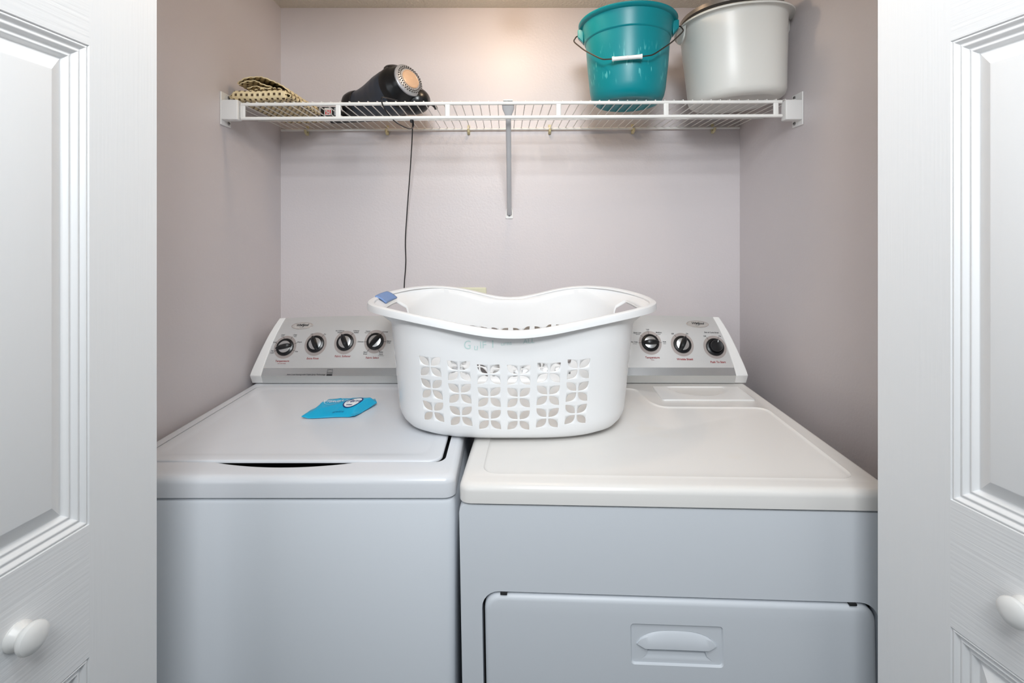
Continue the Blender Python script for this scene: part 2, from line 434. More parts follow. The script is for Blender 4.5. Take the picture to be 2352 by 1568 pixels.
        if kind == 'bar':
            put(G().lathe([(.0175*sc, .0060), (.0175*sc, .0074), (.0120*sc, .0086), (.0, .0090)], seg=32), 'dial_disc', M['chrome'], kn)
            gg = G(); A = R(ang); ca, sa = math.cos(A), math.sin(A); loops = []
            for q in range(15):
                uu = -1+2*q/14; L_ = (.0255 if uu > 0 else .0215)*sc*uu
                wd = (.0072*math.sqrt(max(0, 1-abs(uu)**2.6))+.0012)*sc; hh = .0075+.0085*(1-abs(uu)**2.5)+.001
                sec = [(-wd, .003), (-wd*.8, hh*.8), (-wd*.35, hh), (wd*.35, hh), (wd*.8, hh*.8), (wd, .003)]
                loops.append([(L_*ca-b_*sa, L_*sa+b_*ca, h_) for b_, h_ in sec])
            gg.loft(loops, True, True, True); put(gg, 'grip', M['blk'], kn)
            mk = G().box(.016*sc, .0225*sc, -.0007, .0007, .0085, .0102)
            mk.v = [(a*ca-b*sa, a*sa+b*ca, c-.0) for a, b, c in mk.v]
            put(mk, 'pointer_mark', M['white'], kn)
        else:
            put(G().lathe([(.0165*sc, .005), (.0170*sc, .012), (.0165*sc, .020), (.0150*sc, .0225), (.0120*sc, .0220), (.0, .0205)], seg=36), 'push_button', M['blk'], kn)
            A = R(ang); mk = G().box(.0095, .0155, -.0009, .0009, .0222, .0230)
            ca, sa = math.cos(A), math.sin(A); mk.v = [(a*ca-b*sa, a*sa+b*ca, c) for a, b, c in mk.v]
            put(mk, 'pointer_mark', M['white'], kn)
        return x, s
    def badge(m, px, py):
        x, s = m.pick(px, py)
        g = G(); m.disc(g, x, s, .0001, .0100, .0012, 48, 3.05); m.disc(g, x, s, .0100, .0104, .0012, 48, 3.05)
        l0 = [m.face(x+.0104*3.05*math.cos(2*PI*k/48), s+.0104*math.sin(2*PI*k/48), .0012) for k in range(48)]
        l1 = [m.face(x+.0330*math.cos(2*PI*k/48), s+.0112*math.sin(2*PI*k/48), .0002) for k in range(48)]
        g.loft([l0, l1]); b = g.done('badge', M['badge'], m.panel)
        g = G(); m.disc(g, x, s, .0096, .0105, .0014, 48, 3.05); g.done('badge_border', M['ring'], b)
        g = G(); vs, fs = text2d('Whirlpool', .0100, .3, .0002, spacing=.86)
        g.add([m.face(x+a, s+.0015+b_, .0016) for a, b_ in vs], fs)
        sw = []
        for k in range(33):
            a = R(200)+R(300)*k/32; sw.append((x+.001+.0052*math.cos(a)+.004*math.sin(a), s-.0005+.0072*math.sin(a)*.9))
        for p, q in zip(sw, sw[1:]):
            d = Vector((q[0]-p[0], q[1]-p[1])); nn = Vector((-d.y, d.x)).normalized()*.00022
            g.add([m.face(p[0]+nn.x, p[1]+nn.y, .0016), m.face(p[0]-nn.x, p[1]-nn.y, .0016), m.face(q[0]-nn.x, q[1]-nn.y, .0016), m.face(q[0]+nn.x, q[1]+nn.y, .0016)], [(0, 1, 2, 3)])
        g.done('badge_lettering', M['inkk'], b)
    def inks(m):
        for (col, key), g in m.ink.items():
            nm = key if isinstance(key, str) else ('dial_scale' if col == 'k' else 'dial_title')
            g.done(nm, M['ink'+col], m.panel, smooth=False, weld=False)
def thing_part(name, parent):
    o = bpy.data.objects.new(name, None); COL.objects.link(o); o.parent = parent; WM[o] = WM[parent]; return o

def slab_loops(w2, d0, d1, zt, zb, r, rc=.02):
    """rounded top slab outline loops from the flat top down the sides"""
    out = []
    for k in range(7):
        a = PI/2*k/6; ins = r*(1-math.sin(a)); z = zt-r+r*math.cos(a)
        out.append([(x, y, z) for x, y in rrect(-w2+ins, w2-ins, d0+ins, d1-ins, max(.004, rc-ins*.5))])
    out.append([(x, y, zb) for x, y in rrect(-w2, w2, d0, d1, rc)])
    return out

# --- washer
wcx, wy0, ww, wh = -.4105, .862, .644, .916
wa = Machine('washing_machine', 'white top loading washer with lid, standing against the left wall', 'washing machine', wcx, wy0, ww, wh, (0, 0, 0))
wa.yref = .862
wa.y0r = 0
w2 = ww/2
body = G(); lo = rrect(-w2+.001, w2-.001, .001, .72, .014)
body.loft([[(x, y, z) for x, y in lo] for z in (.012, .868)], True, True, False)
body.loft([[(x, y, z) for x, y in rrect(-w2+.001+i, w2-.001-i, .001+i, .72-i, .014)] for z, i in ((.868, 0), (.873, .002), (.8755, .006))], True, False, True)
body.done('cabinet', M['enamel_f'], wa.t)
top = G(); SL = slab_loops(w2, 0, .725, wh, .8795, .013, .020)
top.loft(SL, True)
bt = rrect(-w2+.006, w2-.006, .006, .719, .018)
top.loft([SL[-1], [(x, y, .8785) for x, y in bt]], True, False, True)
# lid opening with a finger notch at the front
lx0, lx1, ly0, ly1 = -.70-wcx, -.121-wcx, .922-wy0, 1.388-wy0
inner = rrect(lx0-.004, lx1+.007, ly0-.002, ly1+.004, .022, 8)
# replace the straight front edge by a shallow crescent
i_f = [i for i, p in enumerate(inner)]
nx0, nx1 = -.548-wcx, -.278-wcx
cres = []
for k in range(25):
    t = k/24; x = nx0+(nx1-nx0)*t; cres.append((x, ly0-.002-.0215*math.sin(PI*t)**.8))
inner2 = inner[:]          # starts at the front right corner arc; the front edge joins the last and first points
inner2 = inner2+cres
top.fill([(p[0], p[1]) for p in SL[0]], [inner2], lambda x, y: (x, y, wh))
top.loft([[(x, y, wh) for x, y in inner2], [(x, y, wh-.024) for x, y in inner2]], True)
top.done('top_panel', M['enamel'], wa.t)
rec = G().fill(inner2, [], lambda x, y: (x, y, wh-.022)); rec.done('lid_recess', M['dark'], wa.t, smooth=False)
lid = G(); LL = []
for k in range(6):
    a = PI/2*k/5; r_ = .0045; ins = r_*(1-math.sin(a)); z = wh+.0025-r_+r_*math.cos(a)
    LL.append([(x, y, z) for x, y in rrect(lx0+ins, lx1-ins, ly0+ins, ly1-ins, .024-ins)])
LL.append([(x, y, wh-.0025) for x, y in rrect(lx0, lx1, ly0, ly1, .024)])
lid.loft(LL, True, False, True)
# top face: very shallow raised border then a lowered field
ins_loops = [LL[0]]
for ins, dz in ((.014, 0), (.020, -.0012), (.028, -.0016)):
    ins_loops.append([(x, y, wh+.0025+dz) for x, y in rrect(lx0+.008+ins, lx1-.008-ins, ly0+.008+ins, ly1-.008-ins, .022)])
lid.loft(ins_loops, True, False, True)
lid.done('lid', M['enamel'], wa.t)
wa.console()
# dials and printing
wa.dial(655, 797, 192); wa.dial(725, 790, 118); wa.dial(793, 786, 118); wa.dial(862, 784, 52)
wa.dial(1015, 800, 140, 'bar', 1.35)
T = wa.text
T(648, 829, 'Temperature', .0076, 'r', .15, .0001); T(647, 834.5, 'all cold rinse', .0046, 'r', .2)
T(718, 823, 'Extra Rinse', .0076, 'r', .15, .0001); T(787, 818, 'Fabric Softener', .0076, 'r', .15, .0001); T(855, 821.5, 'Fabric Select', .0076, 'r', .15, .0001)
for s_, x_, y_ in (('Cool', 650, 769), ('Cool', 678, 769), ('Cold', 631, 786), ('Tap', 625.5, 805.5), ('Cold', 624.5, 810), ('Warm', 688, 785.5), ('Hot', 681, 807),
                   ('Off', 716, 767.5), ('On', 746, 767.5), ('No Softener', 781, 759.5), ('Added', 780.5, 763.5), ('Softener', 818.5, 759.5), ('Added', 818, 763.5),
                   ('Casual', 845, 760.5), ('Normal', 884.5, 762), ('Delicate', 828, 784.5), ('Heavy', 893, 783), ('Duty', 892.5, 787), ('Hand', 839, 808.5), ('Wash', 838.5, 813), ('Bulky', 875.5, 808.5), ('Items', 875, 813)):
    T(x_, y_, s_, .0053, 'k', .2, .00005)
for s_, x_, y_ in (('Warm', 649, 772.5), ('Bright', 678, 772.5), ('Perm Press', 844, 764), ('Comforters', 875, 816.5)):
    T(x_, y_, s_, .0036, 'k', .2)
for a, b in (((652, 774), (653.5, 780)), ((672, 773), (668, 779)), ((635, 788), (640, 790)), ((630, 806.5), (636, 804.5)), ((683, 787), (676, 789.5)), ((677, 806), (672, 803.5)),
             ((718.5, 770), (720, 774)), ((743, 770), (738.5, 774.5)), ((784, 766), (786, 770)), ((811, 765), (806.5, 770)), ((852, 764), (855, 769.5)),
             ((878, 764), (874.5, 769)), ((836, 785), (842, 785)), ((887, 784.5), (880, 784.5)), ((844, 806.5), (848.5, 801.5)), ((871, 806), (868, 801))):
    wa.line(a, b)
T(703, 860, 'Auto Load Sensing with Triple Spray Technology', .0056, 'k', .3, .00006, 'slogan_lettering')
x, s = wa.pick(757.5, 855.5)
for (u0, u1, v0, v1) in ((-.008, .008, .0085, .0092), (-.008, .008, -.0035, -.0028), (-.008, -.0073, -.0035, .009), (.0073, .008, -.0035, .009), (-.008, .008, -.009, -.0042)):
    wa.inkg('k', 0, 'rating_mark').add([wa.face(x+u, s+v, .0006) for u, v in ((u0, v0), (u1, v0), (u1, v1), (u0, v1))], [(0, 1, 2, 3)])
vs, fs = text2d('energy', .0052, .35); wa.inkg('k', 0, 'rating_mark').add([wa.face(x+a-.0005, s+b+.001, .0006) for a, b in vs], fs)
for k in range(12):
    a0, a1 = R(20+k*12), R(32+k*12)
    q = [(.006*math.cos(a0), .004+.004*math.sin(a0)), (.006*math.cos(a1), .004+.004*math.sin(a1)), (.0054*math.cos(a1), .004+.0034*math.sin(a1)), (.0054*math.cos(a0), .004+.0034*math.sin(a0))]
    wa.inkg('k', 0, 'rating_mark').add([wa.face(x+u, s+v, .0006) for u, v in q], [(0, 1, 2, 3)])
wa.badge(694.5, 748)
wa.inks()

# --- dryer
dw, dh = .729, .918
d2 = dw/2
dr = Machine('clothes_dryer', 'white clothes dryer with tilt-down front door, right of the washer', 'dryer', .2985, .823, dw, dh, (0, -R(1.05), -R(3.9)))
dr.yref = .826
body = G()
# front with a recessed door opening
DX0, DX1, DZ0, DZ1 = -.322, .326, .16, .728
ol = rrect(-d2+.001, d2-.001, .013, .881, .014)
dl = rrect(DX0-.0045, DX1+.0045, DZ0-.004, DZ1+.0045, .030)
body.fill(ol, [dl], lambda x, z: (x, 0.001, z))
body.loft([[(x, .001, z) for x, z in dl], [(x, .022, z) for x, z in dl]], True)
body.loft([[(x, .001, z) for x, z in ol], [(x, .010, z) for x, z in rrect(-d2, d2, .012, .8815, .014)], [(x, .66, z) for x, z in rrect(-d2, d2, .012, .8815, .014)]], True, False, True)
body.done('cabinet', M['enamel_f'], dr.t)
G().fill(rrect(DX0-.004, DX1+.004, DZ0-.004, DZ1+.004, .028), [], lambda x, z: (x, .0215, z)).done('door_recess', M['dark'], dr.t, smooth=False)
top = G(); SL = slab_loops(d2, -.002, .725, dh, .8855, .013, .022)
top.loft(SL, True); top.loft([SL[-1], [(x, y, .8842) for x, y in rrect(-d2+.006, d2-.006, .006, .719, .02)]], True, False, True)
# L shaped field pressed slightly into the top
fld = round_poly([(-.329, .035), (.327, .035), (.332, .395), (.084, .395), (.064, .425), (.049, .545), (-.329, .545)], .035, 6)
cen = Vector((-.05, .25))
def shrink(poly, d):
    n = len(poly); out = []
    for i in range(n):
        a = Vector(poly[i-1]); b = Vector(poly[(i+1) % n]); tdir = (b-a).normalized(); out.append((poly[i][0]-tdir.y*d, poly[i][1]+tdir.x*d))
    return out
f1 = shrink(fld, .004); f2 = shrink(fld, .009)
top.fill([(p[0], p[1]) for p in SL[0]], [fld], lambda x, y: (x, y, dh))
top.loft([[(x, y, dh) for x, y in fld], [(x, y, dh+.0006) for x, y in shrink(fld, .002)], [(x, y, dh-.0018) for x, y in f1], [(x, y, dh-.0026) for x, y in f2]], True)
top.fill(f2, [], lambda x, y: (x, y, dh-.0026))
top.done('top_panel', M['enamel_d'], dr.t, sharp=50)
# lint screen cover
g = G(); lx0, lx1, ly0, ly1 = .094, .328, .440, .553
out = rrect(lx0, lx1, ly0, ly1, .008, 4)
g.loft([[(x, y, dh-.001) for x, y in out], [(x, y, dh+.0022) for x, y in out], [(x, y, dh+.003) for x, y in rrect(lx0+.002, lx1-.002, ly0+.002, ly1-.002, .008, 4)]], True)
nx, ny = 48, 24; vs = []; fs = []
for j in range(ny+1):
    for i in range(nx+1):
        x = lx0+.002+(lx1-lx0-.004)*i/nx; y = ly0+.002+(ly1-ly0-.004)*j/ny
        uu = (x-(lx0+lx1)/2)/.082; vv = (y-(ly1-.006))/.075
        dd = max(0, 1-uu*uu-vv*vv); dep = -.007*min(1, dd*2.2)*(1 if vv <= 0 else max(0, 1-vv*12))
        edge = min(i, nx-i, j, ny-j) == 0
        vs.append((x, y, dh+.003+(0 if edge else dep)))
for j in range(ny):
    for i in range(nx):
        a = j*(nx+1)+i; fs.append((a, a+1, a+nx+2, a+nx+1))
g.add(vs, fs); g.done('lint_screen_cover', M['capw'], dr.t, sharp=70)
# front door with recessed handle
door = G(); dloops = []
for k in range(6):
    a = PI/2*k/5; r_ = .009; ins = r_*(1-math.sin(a)); yy = -.002+r_-r_*math.cos(a)
    dloops.append([(x, yy, z) for x, z in rrect(DX0+ins, DX1-ins, DZ0+ins, DZ1-ins, .027-ins*.6)])
dloops.append([(x, .020, z) for x, z in rrect(DX0, DX1, DZ0, DZ1, .027)])
door.loft(dloops, True)
hx, hz0, hz1 = .003, .618, .687; hw = .0765
hl = rrect(hx-hw, hx+hw, hz0, hz1, .006, 4)
door.fill([(p[0], p[2]) for p in dloops[0]], [hl], lambda x, z: (x, -.002, z))
ddoor = door.done('door', M['enamel_f'], dr.t, sharp=50)
h = G()
h.loft([[(x, -.002, z) for x, z in hl], [(x, .0015, z) for x, z in rrect(hx-hw+.002, hx+hw-.002, hz0+.002, hz1-.002, .005, 4)]], True)
cav = []
n = 20
# cavity: lens shaped upper lip over a trapezoid scoop
up = [(hx-.066+.132*k/n, .6515+.0235*(1-abs(-1+2*k/n)**2.6)**.6) for k in range(n+1)]
lowr = [(hx+.066, .6515), (hx+.054, .6445)]; lowl = [(hx-.054, .6445), (hx-.066, .6515)]
scoop = [(hx+.047, .6445), (hx+.050, .633), (hx+.060, .6245), (hx-.060, .6245), (hx-.050, .633), (hx-.047, .6445)]
outline = [up[0]]+[(hx-.054, .6445)]+[scoop[5], scoop[4], scoop[3], scoop[2], scoop[1], scoop[0]]+[(hx+.054, .6445)]+list(reversed(up[1:]))
yb = lambda z: .004+.016*max(0, min(1, (z-.631)/.014))
h.fill(rrect(hx-hw+.002, hx+hw-.002, hz0+.002, hz1-.002, .005, 4), [outline], lambda x, z: (x, .0015, z))
h.loft([[(x, .0015, z) for x, z in outline], [(hx+(x-hx)*.93, yb(.648+(z-.648)*.72), .648+(z-.648)*.72) for x, z in outline]], True)
h.fill([(hx+(x-hx)*.93, .648+(z-.648)*.72) for x, z in outline], [], lambda x, z: (x, yb(z), z))
hd = h.done('door_handle', M['enamel_f'], ddoor, sharp=40)
# bulging grip of the handle
lp = []
for k in range(n+1):
    u = -1+2*k/n; x = hx+.066*u; zt = .6515+.0235*(1-abs(u)**2.6)**.6; zb = .6515-.0075*(1 if abs(u) < .8 else (1-abs(u))/.2)
    hgt = zt-zb+1e-4
    lp.append([(x, .003, zt), (x, -.001, zt-hgt*.15), (x, -.0040*(1-u**6)-.0005, zb+hgt*.35), (x, -.0040*(1-u**6)-.0005, zb+hgt*.1), (x, .000, zb), (x, .006, zb)])
G().loft(lp, True, True, True).done('handle_grip', M['enamel_f'], ddoor)
for xx in (-.288, .289):
    G().box(xx-.006, xx+.006, -.0025, .012, .7285, .7322).done('bumper', M['dark'], ddoor, bevel=.001)
dr.console()
dr.dial(1493.5, 787, 2); dr.dial(1567, 791, 62); dr.dial(1642, 797, 70, 'push')
dr.dial(1290, 800, 100, 'bar', 1.35)
T = dr.text
T(1498.5, 821, 'Temperature', .0076, 'r', 0, .0002); T(1499, 826.5, 'Mins', .0046, 'r', 0)
T(1573, 825, 'Wrinkle Shield', .0076, 'r', 0, .0002); T(1649, 831.5, 'Push To Start', .0076, 'r', 0, .0002)
for s_, x_, y_ in (('Low', 1487.5, 756.3), ('Extra Low', 1464, 764), ('Medium', 1513, 763.5), ('No Only', 1457, 785.3), ('High', 1526, 785), ('Off', 1544.5, 766.5), ('On', 1578, 766.3),
                   ('End of Cycle Signal', 1634, 763.5), ('Off', 1618.5, 772), ('On', 1653, 772)):
    T(x_, y_, s_, .0053, 'k', 0, .0001)
for s_, x_, y_ in (('knits', 1488.5, 760), ('delicate', 1465, 767.5), ('casual', 1513.5, 767.3), ('no heat', 1458, 789.2), ('heavy', 1526.5, 788.8)):
    T(x_, y_, s_, .0038, 'k', 0)
for a, b in (((1489, 762.5), (1490, 767.5)), ((1471, 769.5), (1476, 773)), ((1509, 769.5), (1505.5, 773)), ((1466, 787), (1473, 787)), ((1520, 786.5), (1515, 786.5)),
             ((1549, 769), (1553, 774)), ((1575.5, 769), (1574, 773)), ((1622.5, 774.5), (1627, 780)), ((1650, 774.5), (1648, 780))):
    dr.line(a, b)
dr.badge(1602, 744)
dr.inks()

# ------------------------------------------------------------------ laundry basket
BX, BY, BZ = .016, 1.199, .9215
bk = thing('laundry_basket', 'white plastic laundry basket with petal cut-outs, standing across washer and dryer', 'laundry basket', (BX, BY, BZ), (0, 0, 0))
RIMF = [(0, 1.1470), (.05, 1.1505), (.10, 1.1585), (.15, 1.1670), (.20, 1.173), (.25, 1.178), (.30, 1.180), (.36, 1.180)]
RIMB = [(0, 1.1580), (.05, 1.1640), (.10, 1.1770), (.15, 1.1900), (.20, 1.198), (.25, 1.201), (.30, 1.199), (.36, 1.189)]
def rimz(x, y):
    f = sum(interp(RIMF, abs(x+d)) for d in (-.03, -.015, 0, .015, .03))/5; b = sum(interp(RIMB, abs(x+d)) for d in (-.03, -.015, 0, .015, .03))/5
    return f+(b-f)*(y/.228+1)/2
def sup(phi, a, b, n):
    c, s_ = math.cos(phi), math.sin(phi)
    return a*math.copysign(abs(c)**(2/n), c), b*math.copysign(abs(s_)**(2/n), s_)
tabN = 4000; pl = [sup(2*PI*k/tabN-PI/2, .262, .195, 3.3) for k in range(tabN+1)]; al = [0]
for p, q in zip(pl, pl[1:]): al.append(al[-1]+math.hypot(q[0]-p[0], q[1]-p[1]))
PER = al[-1]; NU = 264; NV = 46; J0 = 30
def phi_at(u):            # u in units, 0 = front centre, NU/4 = right end
    s_ = (u % NU)/NU*PER; lo_, hi_ = 0, tabN
    while hi_-lo_ > 1:
        mid = (lo_+hi_)//2
        if al[mid] <= s_: lo_ = mid
        else: hi_ = mid
    t = (s_-al[lo_])/(al[hi_]-al[lo_]+1e-12); return 2*PI*(lo_+t)/tabN-PI/2
ARCH = [(-66, .0125), (-36, .0125), (-32, .0135), (-24, .0135), (-22, .0075), (-14, .0075), (-12, .0010), (-4, .0010), (-2, .0), (6, .0), (8, .0045), (16, .0045), (18, .0105), (26, .0105), (36, .0125), (66, .0125)]
def arch(u):
    u = (u+66) % NU-66
    if u <= 66: return interp(ARCH, u)
    return interp(ARCH, (NU/2-u))
_ph = {}
def BP(u, j, off=0.0):
    """basket wall surface, local coordinates"""
    key = round(u, 4)
    if key not in _ph: _ph[key] = phi_at(u)
    ph = _ph[key]
    rx, ry = sup(ph, .338, .228, 2.35)
    d = min(u % (NU/2), NU/2-u % (NU/2))
    A = arch(u)
    zj = .0053*min(j, J0)+A*smooth01(j/4)
    zrim = rimz(rx, ry)-.9165
    if j > J0:
        zt = zrim-.007-.028*smooth01((abs(rx)-.20)/.10)
        zj = zj+(zt-zj)*(j-J0)/7 if j < 37 else zt+(zrim-zt)*(j-37)/(NV-37)
    h_ = min(1, zj/.24)
    ins = .034*(1-math.sqrt(max(0, 1-(1-min(1, zj/.040))**2)))
    a = .257+.023*h_-ins; b = .191+.019*h_-ins*.40
    x, y = sup(ph, a, b, 3.3)
    k = min(1, max(0, (j-36.5)/(NV-36.5)))
    return Vector((x+(rx-x)*k, y+(ry-y)*k, zj))
cells = {}
def cols(start, n): return [(start+10*k) % NU for k in range(n)]
starts = cols(-32, 6)+cols(NU//2-29, 6)+cols(NU//4-19, 4)+cols(3*NU//4-19, 4)
rows = (4, 13, 22)
holes = set()
for c0 in starts:
    for r0 in rows:
        for q in range(2):
            for w_ in range(2): holes.add(((c0+4*q) % NU, r0+4*w_, q, w_))
covered = set()
for (cu, cj, q, w_) in holes:
    for a in range(4):
        for b in range(4): covered.add(((cu+a) % NU, cj+b))
g = G(); vid = {}
def V(u, j):
    k = (round(u % NU, 3), round(j, 3))
    if k not in vid: vid[k] = len(g.v); g.v.append(tuple(BP(u, j)))
    return vid[k]
def F_(idx): g.f.append(tuple(idx)); g.mi.append(0)
HJ0, HJ1, HW = 33, 41, 14
for u in range(NU):
    side = min(abs(u+.5-NU/4), abs(u+.5-3*NU/4))
    for j in range(NV):
        if (u, j) in covered: continue
        if side < HW and HJ0 <= j < HJ1: continue
        F_((V(u, j), V(u+1, j), V(u+1, j+1), V(u, j+1)))
NL = 8
for (cu, cj, q, w_) in holes:
    fx = (lambda t: t) if q == 0 else (lambda t: 1-t)      # leaf tip in the outer corner of the flower
    fy = (lambda t: t) if w_ == 0 else (lambda t: 1-t)
    sq = [(k/4, 0) for k in range(4)]+[(1, k/4) for k in range(4)]+[(1-k/4, 1) for k in range(4)]+[(0, 1-k/4) for k in range(4)]
    lf = [(math.sin(PI/2*k/NL), 1-math.cos(PI/2*k/NL)) for k in range(NL)]+[(math.cos(PI/2*k/NL)*0+1-math.sin(0)*0, 0) for k in range(0)]
    lf += [(1-(1-math.cos(PI/2*(k)/NL))*1.0, 1-(math.sin(PI/2*k/NL))*1.0) for k in range(NL)]
    lf = [(math.sin(PI/2*k/NL), 1-math.cos(PI/2*k/NL)) for k in range(NL)] + [(1-math.cos(PI/2*(NL-k)/NL), math.sin(PI/2*(NL-k)/NL)) for k in range(NL)]
    lf = [(math.sin(PI/2*k/NL)**.76, 1-math.cos(PI/2*k/NL)**.76) for k in range(NL)] + [(1-math.cos(PI/2*(NL-k)/NL)**.76, math.sin(PI/2*(NL-k)/NL)**.76) for k in range(NL)]
    lf = [(.03+.88*a, .02+.90*b) for a, b in lf]
    so = [V(cu+4*fx(a), cj+4*fy(b)) for a, b in sq]
    li = [V(cu+4*fx(a), cj+4*fy(b)) for a, b in lf]
    for k in range(16): F_((so[k], so[(k+1) % 16], li[(k+1) % 16], li[k]))
# floor of the basket
base_loop = [V(u, 0) for u in range(NU)]
c_in = [(g.v[i][0]*.93, g.v[i][1]*.93, .0) for i in base_loop]; n0 = len(g.v); g.v += c_in
for k in range(NU): F_((base_loop[k], n0+k, n0+(k+1) % NU, base_loop[(k+1) % NU]))
g.f.append(tuple(n0+k for k in range(NU))); g.mi.append(0)
g.done('basket_wall', M['basket'], bk, solid=.0022, solid_off=0, sharp=50)
# rolled rim: flat top with an apron
pr = [(-.010, -.0045), (-.009, -.001), (-.005, .0012), (.001, .0014), (.0045, -.0008), (.0058, -.005), (.0064, -.0135), (.0046, -.0140), (.0036, -.005), (.000, -.0025), (-.006, -.0045)]
loops = []
for k in range(160):
    u = NU*k/160; p = BP(u, NV); p1 = BP(u+.5, NV); p0 = BP(u-.5, NV)
    t = (p1-p0); t.z = 0; t.normalize(); nrm = Vector((t.y, -t.x, 0))
    if nrm.x*p.x+nrm.y*p.y < 0: nrm = -nrm
    e = smooth01((abs(p.x)-.20)/.12)
    loops.append([p+nrm*(a*1.05)+Vector((0, 0, b*(1+.05*e))) for a, b in pr])
loops.append(loops[0]); G().loft(loops, True).done('rim', M['basket'], bk)
# return flanges round the handle openings
for cc in (NU/4, 3*NU/4):
    pth = [(cc-HW, j) for j in range(HJ0, HJ1+1)]+[(cc-HW+k, HJ1) for k in range(1, 2*HW)]+[(cc+HW, j) for j in range(HJ1, HJ0-1, -1)]+[(cc+HW-k, HJ0) for k in range(1, 2*HW)]
    l0 = [BP(u, j) for u, j in pth]
    l1 = [p+Vector((0, 0, -.006)) for p in l0]
    G().loft([l0, l1], True).done('handle_flange', M['basket'], bk, solid=.0022, solid_off=0)
# blue grip pad on the left handle
g = G(); loops = []
for k in range(15):
    u = 3*NU/4-15+13.5*k/14; l = []
    for q in range(9):
        t = q/8; j = HJ1+.3+(NV-HJ1-.6)*t
        p = BP(u, min(j, NV)); l.append(p+Vector((0, 0, .0045+.0025*math.sin(PI*t))))
    loops.append(l)
# grip swept along the handle bar, wrapping it
g.loft(loops, False); g.done('grip_pad', M['grip'], bk, solid=.004, solid_off=0, label='worn blue grip pad')
# faded marker writing under the front rim
g = G()
def BPz(u, z):
    lo_, hi_ = 4.0, 36.9
    for _ in range(26):
        m_ = (lo_+hi_)/2
        if BP(u, m_).z < z: lo_ = m_
        else: hi_ = m_
    return BP(u, lo_)
def mark(s_, u0, z0, size, sh, rot=0, wide=1.0):
    vs, fs = text2d(s_, size, sh, 0, 'LEFT'); ca, sa = math.cos(rot), math.sin(rot)
    g.add([BPz(u0+wide*(a*ca-b*sa)/(PER/NU), z0+a*sa+b*ca)+Vector((0, -.0017, 0)) for a, b in vs], fs)
mark('G', -16.2, .1990, .026, .1, 0, .8); mark('u', -12.9, .1950, .019, .1); mark('lF', -10.9, .1990, .020, .05, .05); mark('I', -7.0, .2010, .022, 0)
mark('urns', -4.0, .2020, .0125, .1, .10); mark('ALL', 3.2, .2065, .0135, .1, .08)
g.done('marker_writing', M['marker'], bk, smooth=False, weld=False)

# ------------------------------------------------------------------ detergent packet
def on(px, py, z):        # a point of the plane at height z
    D = (CZ-z)*F/(py-CY); return Vector(((px-CX)/F*D, D, z))
pk = thing('detergent_packet', 'small crumpled blue foil detergent packet lying on the washer lid', 'detergent packet', (-.400, 1.195, .9175), (0, 0, R(4)))
nx, ny = 130, 76
def PK(u, v, off=0.0, bot=False):
    """u,v in 0..1"""
    xl = interp([(0, -.078), (.15, -.070), (.80, -.052), (1, -.046)], v); xr = interp([(0, .044), (.35, .058), (.72, .080), (.86, .074), (1, .070)], v)
    x = xl+(xr-xl)*u; y = (v-.5)*.108+.004*math.sin(u*7)*(v-.5)
    e = min(u, 1-u)/.13; f = (v/.62 if v < .62 else (1-v)/.38)
    puff = smooth01(min(1, e))*math.sin(PI/2*min(1, max(0, f)))**.75
    cr = abs(math.sin(u*8+v*5.0))**.5*.0020+abs(math.sin(u*5-v*9+1))**.6*.0016
    wr = -cr*puff*(1 if u < .55 else .35)
    hgt = .0215*puff
    zb = .0035*smooth01(1-e)*(1.2+math.sin(v*6+u*3))
    if bot: return Vector((x, y, .0008+zb*.7+.0005*(1-puff)))
    return Vector((x, y, .0022+zb+hgt+wr+off))
g = G(); T_ = [[PK(i/nx, j/ny) for i in range(nx+1)] for j in range(ny+1)]; B_ = [[PK(i/nx, j/ny, 0, True) for i in range(nx+1)] for j in range(ny+1)]
g.loft(T_, False); g.loft(B_, False)
ring = lambda A: A[0][:-1]+[A[j][nx] for j in range(ny)]+list(reversed(A[ny][1:]))+[A[j][0] for j in range(ny, 0, -1)]
g.loft([ring(T_), ring(B_)], True)
pkb = g.done('pouch', M['pack'], pk, smooth=True, sharp=60)
def printed(name, m_, items, off):
    g = G()
    for it in items:
        if it[0] == 't':
            _, s_, cu, cv, size, sh, al_ = it; vs, fs = text2d(s_, size, sh, .0002, al_)
            g.add([PK(cu+a/.152, cv+b/.108, off) for a, b in vs], fs)
        else:
            _, cu, cv, ru, rv, r0, r1 = it; N_ = 40
            l = [[PK(cu+ru*rr*math.cos(2*PI*k/N_), cv+rv*rr*math.sin(2*PI*k/N_), off) for k in range(N_)] for rr in [r0+(r1-r0)*q/6 for q in range(7)]]
            g.loft(l, True)
    return g.done(name, m_, pkb, smooth=False, weld=False)
printed('logo_oval', M['white'], [('e', .73, .42, .145, .20, 0.01, .93)], .0010)
printed('logo_border', M['navy'], [('e', .73, .42, .145, .20, .93, 1.07)], .0012)
printed('logo_lettering', M['navy'], [('t', 'Terra', .735, .46, .0195, .3, 'CENTER'), ('t', 'green', .72, .31, .008, .3, 'CENTER')], .0016)
printed('pale_oval', M['palepk'], [('e', .31, .52, .17, .15, .92, 1.0)], .0010)
printed('white_lettering', M['white'], [('t', 'DETERGENT', .325, .50, .0135, .2, 'CENTER')], .0014)

printed('dark_lettering', mat('dark_cyan_ink', (0, 120, 165), .5), [('t', 'net wt 0.5 oz', .62, .10, .006, .2, 'CENTER')], .0012)

